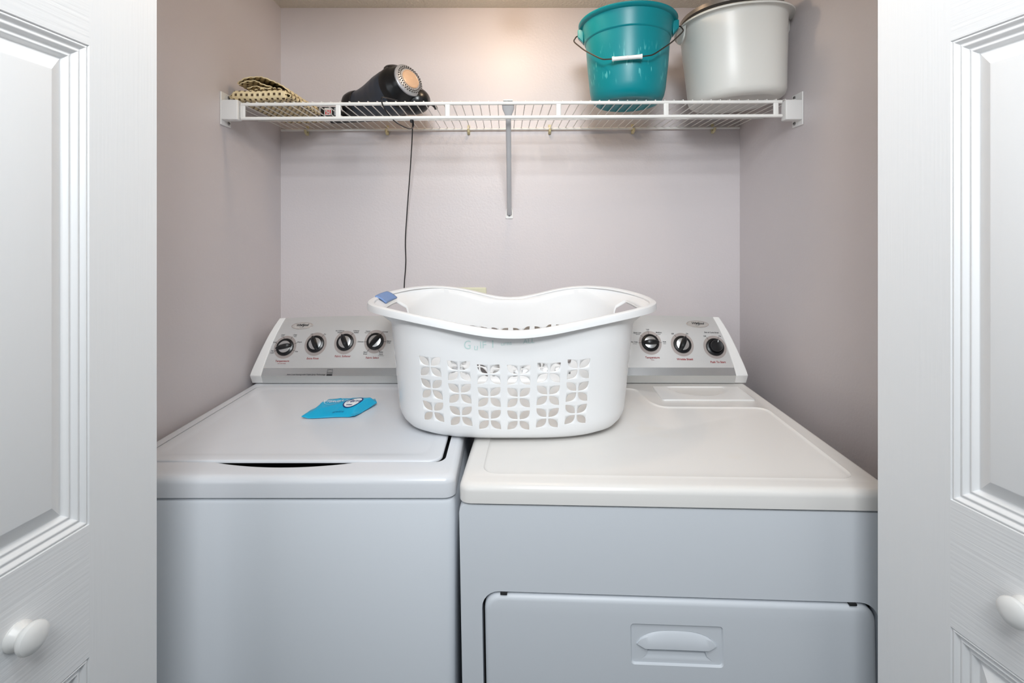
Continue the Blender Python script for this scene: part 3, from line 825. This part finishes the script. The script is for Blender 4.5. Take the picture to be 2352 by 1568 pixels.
# ------------------------------------------------------------------ wire shelf
ZD = 1.7015                                   # underside-centre height of the deck wires
SY = 1.285
sh = thing('wire_shelf', 'white coated wire shelf spanning the closet below the ceiling', 'shelf', (.0175, SY, 1.655), (0, -R(.30), 0))
SHL = lambda x, y, z: (x, y, z)
x0, x1 = XL-.0175+.006, XR-.0175-.006
def shelf_part(g, name, m_, **k): return g.done(name, m_, sh, **k)
shelf_part(G().tube([(x0+.045, 0, .0385), (x1-.045, 0, .0385)], .0046, 14), 'front_rod', M['wire'])
shelf_part(G().tube([(x0+.045, 0, .0015), (x1-.045, 0, .0015)], .0046, 14), 'front_rod', M['wire'])
shelf_part(G().tube([(x0, .176, .0385), (x1, .176, .0385)], .0030, 10), 'middle_rod', M['wire'])
shelf_part(G().tube([(x0, .325, .0425), (x1, .325, .0425)], .0040, 12), 'back_rod', M['wire'])
wv = G().tube([(0, -.0035, .0435), (0, .004, .0450), (0, .02, .0450), (0, .329, .0478)], .0014, 6)
w0 = wv.done('deck_wire', M['wire'], sh, loc=(0, 0, 0))
nW = 62; pitch = .02385
for k in range(nW):
    x = x0+.012+(x1-x0-.024)*k/(nW-1)
    o = w0 if k == 0 else w0.copy()
    if k: COL.objects.link(o); o.parent = sh
    o.location = (x, 0, 0)
for px in (777, 1028, 1283, 1530, 1782, 558):
    x = (px-CX)/F*SY-.0175
    g = G().box(x-.0068, x+.0068, -.0035, .0035, .002, .038)
    shelf_part(g, 'front_post', M['wire'], bevel=.003, seg=3)
# end brackets
def bracket(sg):
    xw = (XL if sg > 0 else XR)
    t = thing('shelf_bracket', 'white plastic end bracket holding the shelf to the %s wall' % ('left' if sg > 0 else 'right'), 'bracket', (xw, SY, 1.632), (0, 0, 0), 'shelf end brackets')
    g = G().box(*sorted((0, sg*.004)), -.012, .034, .003, .090); g.done('wall_plate', M['capw'], t, bevel=.0015)
    g = G(); l = []
    g.box(*sorted((sg*.003, sg*.046)), -.0115, .012, .016, .068); hb = g.done('rod_housing', M['capw'], t, bevel=.002)
    for zz in (.0125, .0815):
        g = G().lathe([(0, 0), (.0048, 0), (.0044, .0018), (.002, .0028), (0, .0026)], (sg*.004, .022, zz), (sg, 0, 0), 16)
        s_ = g.done('screw', M['screw'], t)
        G().box(*sorted((sg*.0066, sg*.0071)), .0188, .0252, zz-.0006, zz+.0006).done('screw_slot', M['dark'], s_, smooth=False)
    return t
bracket(1); bracket(-1)
# diagonal brace
br = thing('shelf_brace', 'grey diagonal support pole under the middle of the wire shelf', 'brace', (.010, YB, 1.40))
A = Vector((.0085, SY+.004, 1.690)); B = Vector((.0142, YB-.010, 1.415))
d = (B-A); pts = [A+d*t for t in (0, .03, .08, .5, .93, .97, 1)]
g = G(); rings = []
for t, wx, wy in ((0.0, .0165, .004), (.03, .016, .0042), (.07, .0100, .0058), (.11, .0072, .0066), (.5, .0074, .0068), (.88, .0074, .0068), (.95, .0078, .0045), (1.0, .0085, .002)):
    p = A+d*t; dn = d.normalized(); up = Vector((1, 0, 0)).cross(dn)
    rings.append([p+Vector((1, 0, 0))*wx*math.cos(a)+up*wy*math.sin(a) for a in [2*PI*k/16 for k in range(16)]])
g.loft(rings, True, True, True); g.done('pole', M['brace'], br, world=True)
g = G(); g.box(-.0045, .0205, SY-.0065, SY+.006, 1.6985, 1.7015)
g.done('top_hook', M['wire'], br, world=True, bevel=.001)
out = round_poly([(.0015, 1.402), (.0270, 1.402), (.0262, 1.428), (.0205, 1.444), (.0080, 1.444), (.0023, 1.428)], .004, 3)
g = G(); g.loft([[(x, YB-.0005, z) for x, z in out], [(x, YB-.004, z) for x, z in out]], True, True, True); g.done('foot_plate', M['capw'], br, world=True, bevel=.001)
fs_ = G().lathe([(0, 0), (.0042, 0), (.0036, .0022), (0, .0026)], (.0143, YB-.004, 1.413), (0, -1, 0), 14).done('screw', M['screw'], br, world=True)
# wall clips
cl0 = None
for k, px in enumerate((703, 888, 1076, 1263, 1455, 1640)):
    x = (px-CX)/F*1.605; zc = 1.7005+.0053*x
    if cl0 is None:
        cl0 = thing('shelf_clip', 'x', 'clip', (x, YB, zc), (0, 0, 0), 'yellowed wall clips along the back rod')
        g = G().box(-.0045, .0045, -.006, -.0005, -.020, .012)
        g.done('clip_body', M['clip'], cl0, bevel=.0015)
        g = G(); g.tube([(0, -.006, -.014), (0, -.012, -.016), (0, -.0205, -.012), (0, -.0225, -.004)], .0042, 8); g.done('hook', M['clip'], cl0)
        cl = cl0
    else:
        cl = cl0.copy(); COL.objects.link(cl); cl.location = (x, YB, zc)
        for ch in list(cl0.children):
            c_ = ch.copy(); COL.objects.link(c_); c_.parent = cl
    cl['label'] = ['yellowed wall clip on the back rod, directly below the folded straw weave', 'yellowed wall clip on the back rod, directly below the hair dryer',
                   'yellowed wall clip on the back rod, first one left of the diagonal brace', 'yellowed wall clip on the back rod, first one right of the diagonal brace',
                   'yellowed wall clip on the back rod, directly below the teal bucket', 'yellowed wall clip on the back rod, directly below the white tub'][k]

# ------------------------------------------------------------------ folded straw weave
st = thing('woven_straw_bag', 'folded beige woven straw bag lying on the left end of the shelf', 'straw bag', (-.735, 1.30, 1.7025), (0, 0, R(-4)))
def weave(path, name, y0, y1, wob=0.0, seed=0, lean=0.0, shrinkb=0.0):
    P = spline([(a, 0, b) for a, b in path], 14); L_ = [0]
    for p, q in zip(P, P[1:]): L_.append(L_[-1]+(q-p).length)
    n = int(L_[-1]/.0026); Q = []
    for k in range(n+1):
        s_ = L_[-1]*k/n; i = 0
        while i < len(L_)-2 and L_[i+1] < s_: i += 1
        t = (s_-L_[i])/(L_[i+1]-L_[i]+1e-9); Q.append(P[i].lerp(P[i+1], min(1, max(0, t))))
    ny = int((y1-y0)/.0026); vs = []; fs = []; uvs = []
    c = .0165
    for j in range(ny+1):
        y = y0+(y1-y0)*j/ny; tb = j/ny
        for k, q in enumerate(Q):
            a = Q[max(0, k-1)]; b = Q[min(n, k+1)]; t = (b-a).normalized(); nn = Vector((-t.z, 0, t.x))
            u = k/n*L_[-1]/c; v = y/c*1.5
            amp = .0015*math.sin(2*PI*u/1+PI*(int(v) % 2))*math.sin(PI*(v % 1))
            p = q+nn*amp
            wb = wob*math.sin(p.x*38+y*25+seed)
            edge = .004*math.sin(u*1.9+seed)*(1-min(1, j/6))
            zz = p.z*(1-shrinkb*tb)+wb*min(1, p.z/.03)
            vs.append((p.x+lean*tb, y+edge, max(.0012, zz))); uvs.append((u, v))
    for j in range(ny):
        for k in range(n):
            a = j*(n+1)+k; fs.append((a, a+1, a+n+2, a+n+1))
    g = G(); g.add(vs, fs)
    o = g.done(name, M['straw'], st, weld=False, solid=.0024, solid_off=0, sharp=80)
    ul = o.data.uv_layers.new(name='UVMap')
    for lp_ in o.data.loops: ul.data[lp_.index].uv = uvs[lp_.vertex_index]
    return o
weave([(.160, .0090), (.120, .0045), (.060, .003), (.012, .006), (.002, .013), (.014, .0205), (.060, .0245), (.110, .0240), (.150, .0215), (.166, .0150), (.163, .0085), (.150, .0060)], 'lower_fold', 0, .262, .0006, 0, 0)
weave([(.020, .0165), (.060, .0150), (.105, .0160), (.150, .0135)], 'inner_layer', .006, .25, .0005, 1)
weave([(.155, .0245), (.150, .033), (.128, .047), (.100, .0610), (.072, .0700), (.050, .0685), (.030, .0610), (.018, .0570), (.012, .0520), (.022, .0500), (.040, .0560), (.062, .0600), (.085, .0480), (.108, .0400), (.090, .0380), (.060, .0450), (.040, .0390)], 'upper_fold', .012, .262, .0016, 2, .004, .10)
weave([(.150, .0275), (.120, .0330), (.085, .0310), (.050, .0300)], 'middle_layer', .004, .24, .001, 3)

# ------------------------------------------------------------------ hair dryer
hd = thing('hair_dryer', 'black hair dryer with silver grille and tan end cap, lying on the shelf', 'hair dryer', (-.33, 1.44, 1.703))
Gc = Vector((-.2790, 1.405, 1.7905)); ax = Vector((-.74, .60, -.30)).normalized()
prof = [(.0475, .000), (.0500, .004), (.0540, .012), (.0575, .022), (.0615, .026), (.0655, .034), (.0670, .050)]
g = G().lathe(prof, Gc, ax, 48); rear = g.done('rear_housing', M['blk'], hd, world=True)
prof = [(.0655, .048), (.0680, .055), (.0680, .070), (.0655, .090), (.0600, .115), (.0520, .140), (.0440, .162), (.0390, .180), (.0370, .192)]
bpath = [Gc+ax*.046, Gc+ax*.070, Vector((-.360, 1.466, 1.7635)), Vector((-.388, 1.480, 1.7580)), Vector((-.415, 1.492, 1.7545)), Vector((-.440, 1.502, 1.7525)), Vector((-.458, 1.508, 1.7515))]
bs_ = spline(bpath, 6); br_ = [interp([(0, .0650), (.08, .0680), (.2, .0685), (.35, .0650), (.5, .0580), (.65, .0500), (.8, .0430), (1, .0380)], k/(len(bs_)-1)) for k in range(len(bs_))]
G().tube(bs_, br_, 48, False).done('barrel', M['blkm'], hd, world=True)
nd = Vector((-.74, .30, -.045)).normalized(); n0_ = Vector((-.452, 1.505, 1.7518))
G().lathe([(.0385, 0), (.0410, .002), (.0415, .010), (.0405, .022), (.0370, .034), (.0300, .042), (.0200, .043), (.0001, .043)], n0_, nd, 40).done('nozzle', M['blk'], hd, world=True)
# grille ring with holes and cap
u = ax.orthogonal().normalized(); w = ax.cross(u)
g = G().lathe([(.0490, .000), (.0495, -.004), (.0450, -.0078), (.0330, -.0105), (.0285, -.0105)], Gc, ax, 48); gr = g.done('grille', M['grille'], hd, world=True)
def ringpt(r_, h_, a): return Gc+ax*h_+(u*math.cos(a)+w*math.sin(a))*r_
def dots():
    g = G()
    for r_, h_, n_, ph_ in ((.0350, -.01040, 32, 0), (.0405, -.00920, 32, .5)):
        for k in range(n_):
            a = 2*PI*(k+ph_)/n_; c_ = ringpt(r_, h_, a); rad = (u*math.cos(a)+w*math.sin(a)); tg = ax.cross(rad)
            rad = (rad-ax*(-.25)).normalized() if False else rad
            rr = .00205; l = [c_-ax*.0007+(rad*math.cos(b)*1.15+tg*math.sin(b))*rr for b in [2*PI*q/8 for q in range(8)]]
            g.add(l, [tuple(range(8))])
    return g.done('grille_holes', M['blk'], gr, world=False, smooth=False)
# parent transforms: the grille has identity local transform under the thing
g_inv = WM[hd].inverted()
WM[gr] = WM[hd]
g = dots(); g.data.transform(g_inv)
g = G().lathe([(.0290, -.0100), (.0285, -.0128), (.0268, -.0133), (.0258, -.0122), (.0250, -.0130), (.0150, -.0140), (.0001, -.0143)], Gc, ax, 48); g.done('end_cap', M['tan'], hd, world=True)
# collar lip at the top of the rear housing and hanging loop at the right
lp = []
for k in range(13):
    a = R(150+60*k/12)*1.0
g = G(); upv = Vector((0, 0, 1)); side_ = ax.cross(upv).normalized(); upn = side_.cross(ax).normalized()
loops = []
for k in range(15):
    a = R(62+62*k/14); rad = side_*math.cos(a)+upn*math.sin(a)
    e = math.sin(PI*k/14)**.5; c_ = Gc
    loops.append([c_+rad*.060+ax*.052, c_+rad*(.0675+.0085*e)+ax*.050, c_+rad*(.0675+.0085*e)+ax*.044, c_+rad*(.0640+.003*e)+ax*.028, c_+rad*.058+ax*.022])
g.loft(loops, True, True, True); g.done('collar', M['blk'], hd, world=True)
# handle folded back along the shelf, to the left
P0 = Gc+ax*.075+Vector((.02, .02, -.032)); P1 = Vector((-.335, 1.51, 1.728)); P2 = Vector((-.46, 1.545, 1.725)); P3 = Vector((-.555, 1.56, 1.722))
pts = spline([P0, P1, P2, P3], 8); rr = [.024-.006*k/(len(pts)-1) for k in range(len(pts))]
g = G().tube(pts, rr, 20); hnd = g.done('handle', M['blk'], hd, world=True)
# power plug block resting on the deck with warning label
g = G().loft([[(x, y, 1.706) for x, y in rrect(-.585, -.505, 1.475, 1.520, .014)], [(x, y, 1.735) for x, y in rrect(-.585, -.505, 1.475, 1.520, .014)]], True, True, True)
pb = g.done('plug_block', M['blk'], hd, world=True, bevel=.003)
WM[pb] = WM[hd]
G().box(-.546, -.524, 1.4738, 1.4748, 1.709, 1.731).done('warning_label', M['label'], pb, world=True, smooth=False)
g = G()
for xa in (-.543, -.5365, -.530): g.box(xa, xa+.0035, 1.4732, 1.4740, 1.711, 1.725)
g.done('warning_print', M['redl'], pb, world=True, smooth=False)
G().box(-.5625, -.5575, 1.4742, 1.476, 1.707, 1.734).done('reset_button', M['grille'], pb, world=True, smooth=False)
# right hand lower body lobe and loop
c_ = Vector((-.212, 1.46, 1.748))
g = G(); loops = []
for k in range(13):
    t = k/12; p = Vector((-.300, 1.465, 1.752)).lerp(Vector((-.226, 1.425, 1.737)), t); r_ = .041*math.sqrt(max(0, 1-t**3.2))+.0015
    dirn = (Vector((-.226, 1.425, 1.737))-Vector((-.300, 1.465, 1.752))).normalized(); uu = dirn.orthogonal().normalized(); vv = dirn.cross(uu)
    loops.append([p+(uu*math.cos(a)+vv*math.sin(a))*r_ for a in [2*PI*q/24 for q in range(24)]])
g.loft(loops, True, True, True); g.done('motor_housing', M['blk'], hd, world=True)
g = G().tube(spline([(-.226, 1.425, 1.730), (-.212, 1.420, 1.727), (-.203, 1.418, 1.719), (-.200, 1.418, 1.713)], 5), [.005]*15+[.0055], 8); g.done('hanging_loop', M['blk'], hd, world=True)
# cord
cpts = spline([(-.300, 1.36, 1.722), (-.318, 1.300, 1.712), (-.322, 1.277, 1.706), (-.321, 1.274, 1.690), (-.314, 1.292, 1.672), (-.303, 1.315, 1.658), (-.292, 1.350, 1.652), (-.275, 1.400, 1.652), (-.270, 1.440, 1.668), (-.278, 1.463, 1.694), (-.279, 1.472, 1.680),
                (-.285, 1.495, 1.640), (-.300, 1.545, 1.560), (-.318, 1.585, 1.430), (-.326, 1.595, 1.330), (-.326, 1.602, 1.260), (-.332, 1.606, 1.180), (-.330, 1.606, 1.120), (-.27, 1.606, 1.096), (-.20, 1.600, 1.108), (-.155, 1.592, 1.118)], 8)
cd = G().tube(cpts, .0017, 8).done('cord', M['blk'], hd, world=True)
G().box(-.2845, -.2735, 1.456, 1.469, 1.6835, 1.692).done('cord_tie', M['blk'], hd, world=True, bevel=.002)
G().box(-.166, -.140, 1.586, 1.6135, 1.106, 1.134).done('plug', M['blk'], hd, world=True, bevel=.004)

# ------------------------------------------------------------------ outlet plate
op = thing('outlet_plate', 'ivory wall outlet plate partly hidden behind the basket rim', 'outlet', (-.120, YB, 1.117))
G().box(-.058, .058, -.006, -.0002, -.057, .057).done('cover_plate', M['plate'], op, bevel=.003)
for xx in (-.029, .029):
    for zz in (-.021, .021):
        o = G().lathe([(.0155, 0), (.0150, .0015), (0, .0018)], (xx, -.006, zz), (0, -1, 0), 24).done('socket', M['plate'], op)
        if not (xx < 0 and zz > 0):
            G().box(xx-.006, xx-.0048, -.0083, -.0076, zz-.003, zz+.005).box(xx+.0048, xx+.006, -.0083, -.0076, zz-.003, zz+.005).done('slots', M['dark'], o, smooth=False)

# ------------------------------------------------------------------ teal bucket
tb = thing('teal_bucket', 'teal plastic bucket with wire handle, standing on the shelf right of centre', 'bucket', (.3360, 1.342, 1.7035), (0, 0, R(0)))
prof = [(.0, .003), (.070, .003), (.074, .000), (.083, .003), (.0925, .012), (.0975, .024), (.1020, .045), (.1110, .120), (.1190, .2085), (.1225, .2110), (.1230, .214), (.1265, .252), (.1290, .262), (.1345, .264), (.1395, .268), (.1405, .272), (.1390, .2745), (.1340, .2735), (.1275, .270), (.1240, .262), (.1185, .215), (.1080, .110), (.0950, .020), (.085, .008), (.0, .007)]
prof = [(r_*(1-.055*min(1, z_/.2)), z_*.82) for r_, z_ in prof]
G().lathe(prof, (0, 0, 0), (0, 0, 1), 72).done('bucket_body', M['teal'], tb, sharp=50)
ha = R(-14)
hdir = Vector((math.cos(ha), math.sin(ha), 0)); hn = Vector((-hdir.y, hdir.x, 0))
for sg in (-1, 1):
    o = hdir*sg*.124
    g = G(); l = []
    for (t, wd, z0_, z1_) in ((-.006, .026, .178, .218), (.006, .022, .192, .218), (.0105, .018, .196, .218)):
        c_ = o+hdir*sg*t; l.append([c_+hn*wd/2+Vector((0, 0, z0_)), c_-hn*wd/2+Vector((0, 0, z0_)), c_-hn*wd/2+Vector((0, 0, z1_)), c_+hn*wd/2+Vector((0, 0, z1_))])
    g.loft(l, True, True, True); g.done('handle_ear', M['teal'], tb, bevel=.002)
# handle lying forward against the body
drop = -hn*.122+Vector((0, 0, -.116)); top_ = Vector((0, 0, .203))
hp = [top_+hdir*a_+drop*q_ for a_, q_ in ((-.124, 0), (-.139, 0), (-.145, .20), (-.110, .60), (-.062, .985), (-.034, 1.0), (.034, 1.0), (.062, .985), (.110, .60), (.145, .20), (.139, 0), (.124, 0))]
def soft(pts, n=4, f=.25):
    out = [Vector(pts[0])]
    for a, b, c in zip(pts, pts[1:], pts[2:]):
        p = Vector(b); q0 = p.lerp(Vector(a), f); q1 = p.lerp(Vector(c), f)
        for k in range(n+1):
            t = k/n; out.append(q0*(1-t)**2+p*2*t*(1-t)+q1*t*t)
    out.append(Vector(pts[-1])); return out
hw_ = G().tube(soft(hp), .0018, 8).done('wire_handle', M['steelw'], tb)
a, b = hp[5], hp[6]; dd = (b-a); L0 = dd.length
g = G().lathe([(0, -.003), (.0058, -.003), (.0064, -.001), (.0052, .004), (.0050, L0*.48), (.0057, L0*.5), (.0050, L0*.52), (.0052, L0-.004), (.0064, L0+.001), (.0058, L0+.003), (0, L0+.003)], a, dd, 20)
g.done('handle_grip', M['capw'], hw_, label='white plastic handle grip')

# ------------------------------------------------------------------ white tub
wt = thing('white_tub', 'large milky white plastic tub on the right end of the shelf', 'tub', (.642, 1.357, 1.7095), (0, -R(3), 0))
g = G(); N_ = 72
def tubloop(r_, z, sq=2.3): return [Vector((*sup(2*PI*k/N_, r_*.985, r_*.97, sq), z)) for k in range(N_)]
prof = [(.0001, .006), (.085, .006), (.094, .002), (.098, .000), (.110, .003), (.1195, .012), (.1230, .026), (.1265, .10), (.1320, .20), (.1345, .262), (.1365, .270), (.1450, .274), (.1500, .272), (.1510, .276), (.1480, .280), (.1400, .281), (.1330, .274), (.1300, .250), (.1240, .10), (.1190, .02), (.110, .010), (.0001, .010)]
g.loft([tubloop(r_, z*.79) for r_, z in prof], True); g.done('tub_body', M['tub'], wt, sharp=55)
for an in (180, 0):
    a = R(an); dr_ = Vector((math.cos(a), math.sin(a), 0)); nn = Vector((-dr_.y, dr_.x, 0)); l = []
    for k in range(9):
        t = -1+2*k/8; c_ = dr_*(.141)+nn*.035*t; zz = .213-.036*math.sqrt(max(0, 1-t*t))
        l.append([c_+Vector((0, 0, .215)), c_+dr_*.006*(1-t*t)**.5+Vector((0, 0, .215)), c_+dr_*.006*(1-t*t)**.5+Vector((0, 0, zz)), c_+Vector((0, 0, zz))])
    g = G().loft(l, True, True, True); g.done('rim_tab', M['tub'], wt)
bs = thing('metal_basin', 'dark grey metal bowl edge showing above the rim of the white tub', 'bowl', (.631, 1.364, 1.9190), (0, -R(3), 0))
prof = [(.0001, -.060), (.060, -.060), (.090, -.045), (.110, -.010), (.117, .022), (.124, .026), (.131, .030), (.131, .040), (.127, .0415), (.112, .036), (.104, -.005), (.085, -.038), (.055, -.054), (.0001, -.055)]
G().loft([[Vector((*sup(2*PI*k/64, r_*1.0, r_*.96, 2.2), z_)) for k in range(64)] for r_, z_ in prof], True).done('bowl', M['basin'], bs, sharp=50)

# rounded front fold of the straw bag, three rows of weave high
vs = []; fs = []; uvs = []; nxx, naa = 150, 30
for i in range(nxx+1):
    x = .003+.157*i/nxx; tp = smooth01(min(1, i/16, (nxx-i)/7+.25))
    for k in range(naa+1):
        a = -PI/2+PI*k/naa; u = x/.0150; v = k/naa*3
        bmp = .0012*math.sin(2*PI*u+PI*(int(min(v, 2.99)) % 2))*math.sin(PI*(v % 1))
        vs.append((x, -.002-(.0085+bmp)*math.cos(a)*tp, .0128+.0008*math.sin(x*60)+(.0112*tp+.001)*math.sin(a))); uvs.append((u, v))
for i in range(nxx):
    for k in range(naa):
        a = i*(naa+1)+k; fs.append((a, a+1, a+naa+2, a+naa+1))
g = G(); g.add(vs, fs); o = g.done('front_fold', M['straw'], st, weld=False, solid=.0022, solid_off=0, sharp=80)
ul = o.data.uv_layers.new(name='UVMap')
for lp_ in o.data.loops: ul.data[lp_.index].uv = uvs[lp_.vertex_index]

# ------------------------------------------------------------------ closet ceiling lamp (just above the picture, lights the back wall)
lm = thing('ceiling_lamp', 'small warm bulb in a white holder on the closet ceiling', 'lamp', (.030, 1.24, ZC))
G().lathe([(0, 0), (.055, 0), (.055, -.006), (.03, -.014), (.022, -.030), (0, -.030)], (0, 0, 0), (0, 0, 1), 32).done('lamp_holder', M['capw'], lm)
em = bpy.data.materials.new('warm_bulb'); em.use_nodes = True; b_ = em.node_tree.nodes['Principled BSDF']
b_.inputs['Emission Color'].default_value = (1.0, .74, .50, 1); b_.inputs['Emission Strength'].default_value = 86
G().lathe([(.013, -.028), (.016, -.036), (.028, -.052), (.030, -.064), (.026, -.078), (.014, -.088), (.0001, -.091)], (0, 0, 0), (0, 0, 1), 24).done('bulb', em, lm)
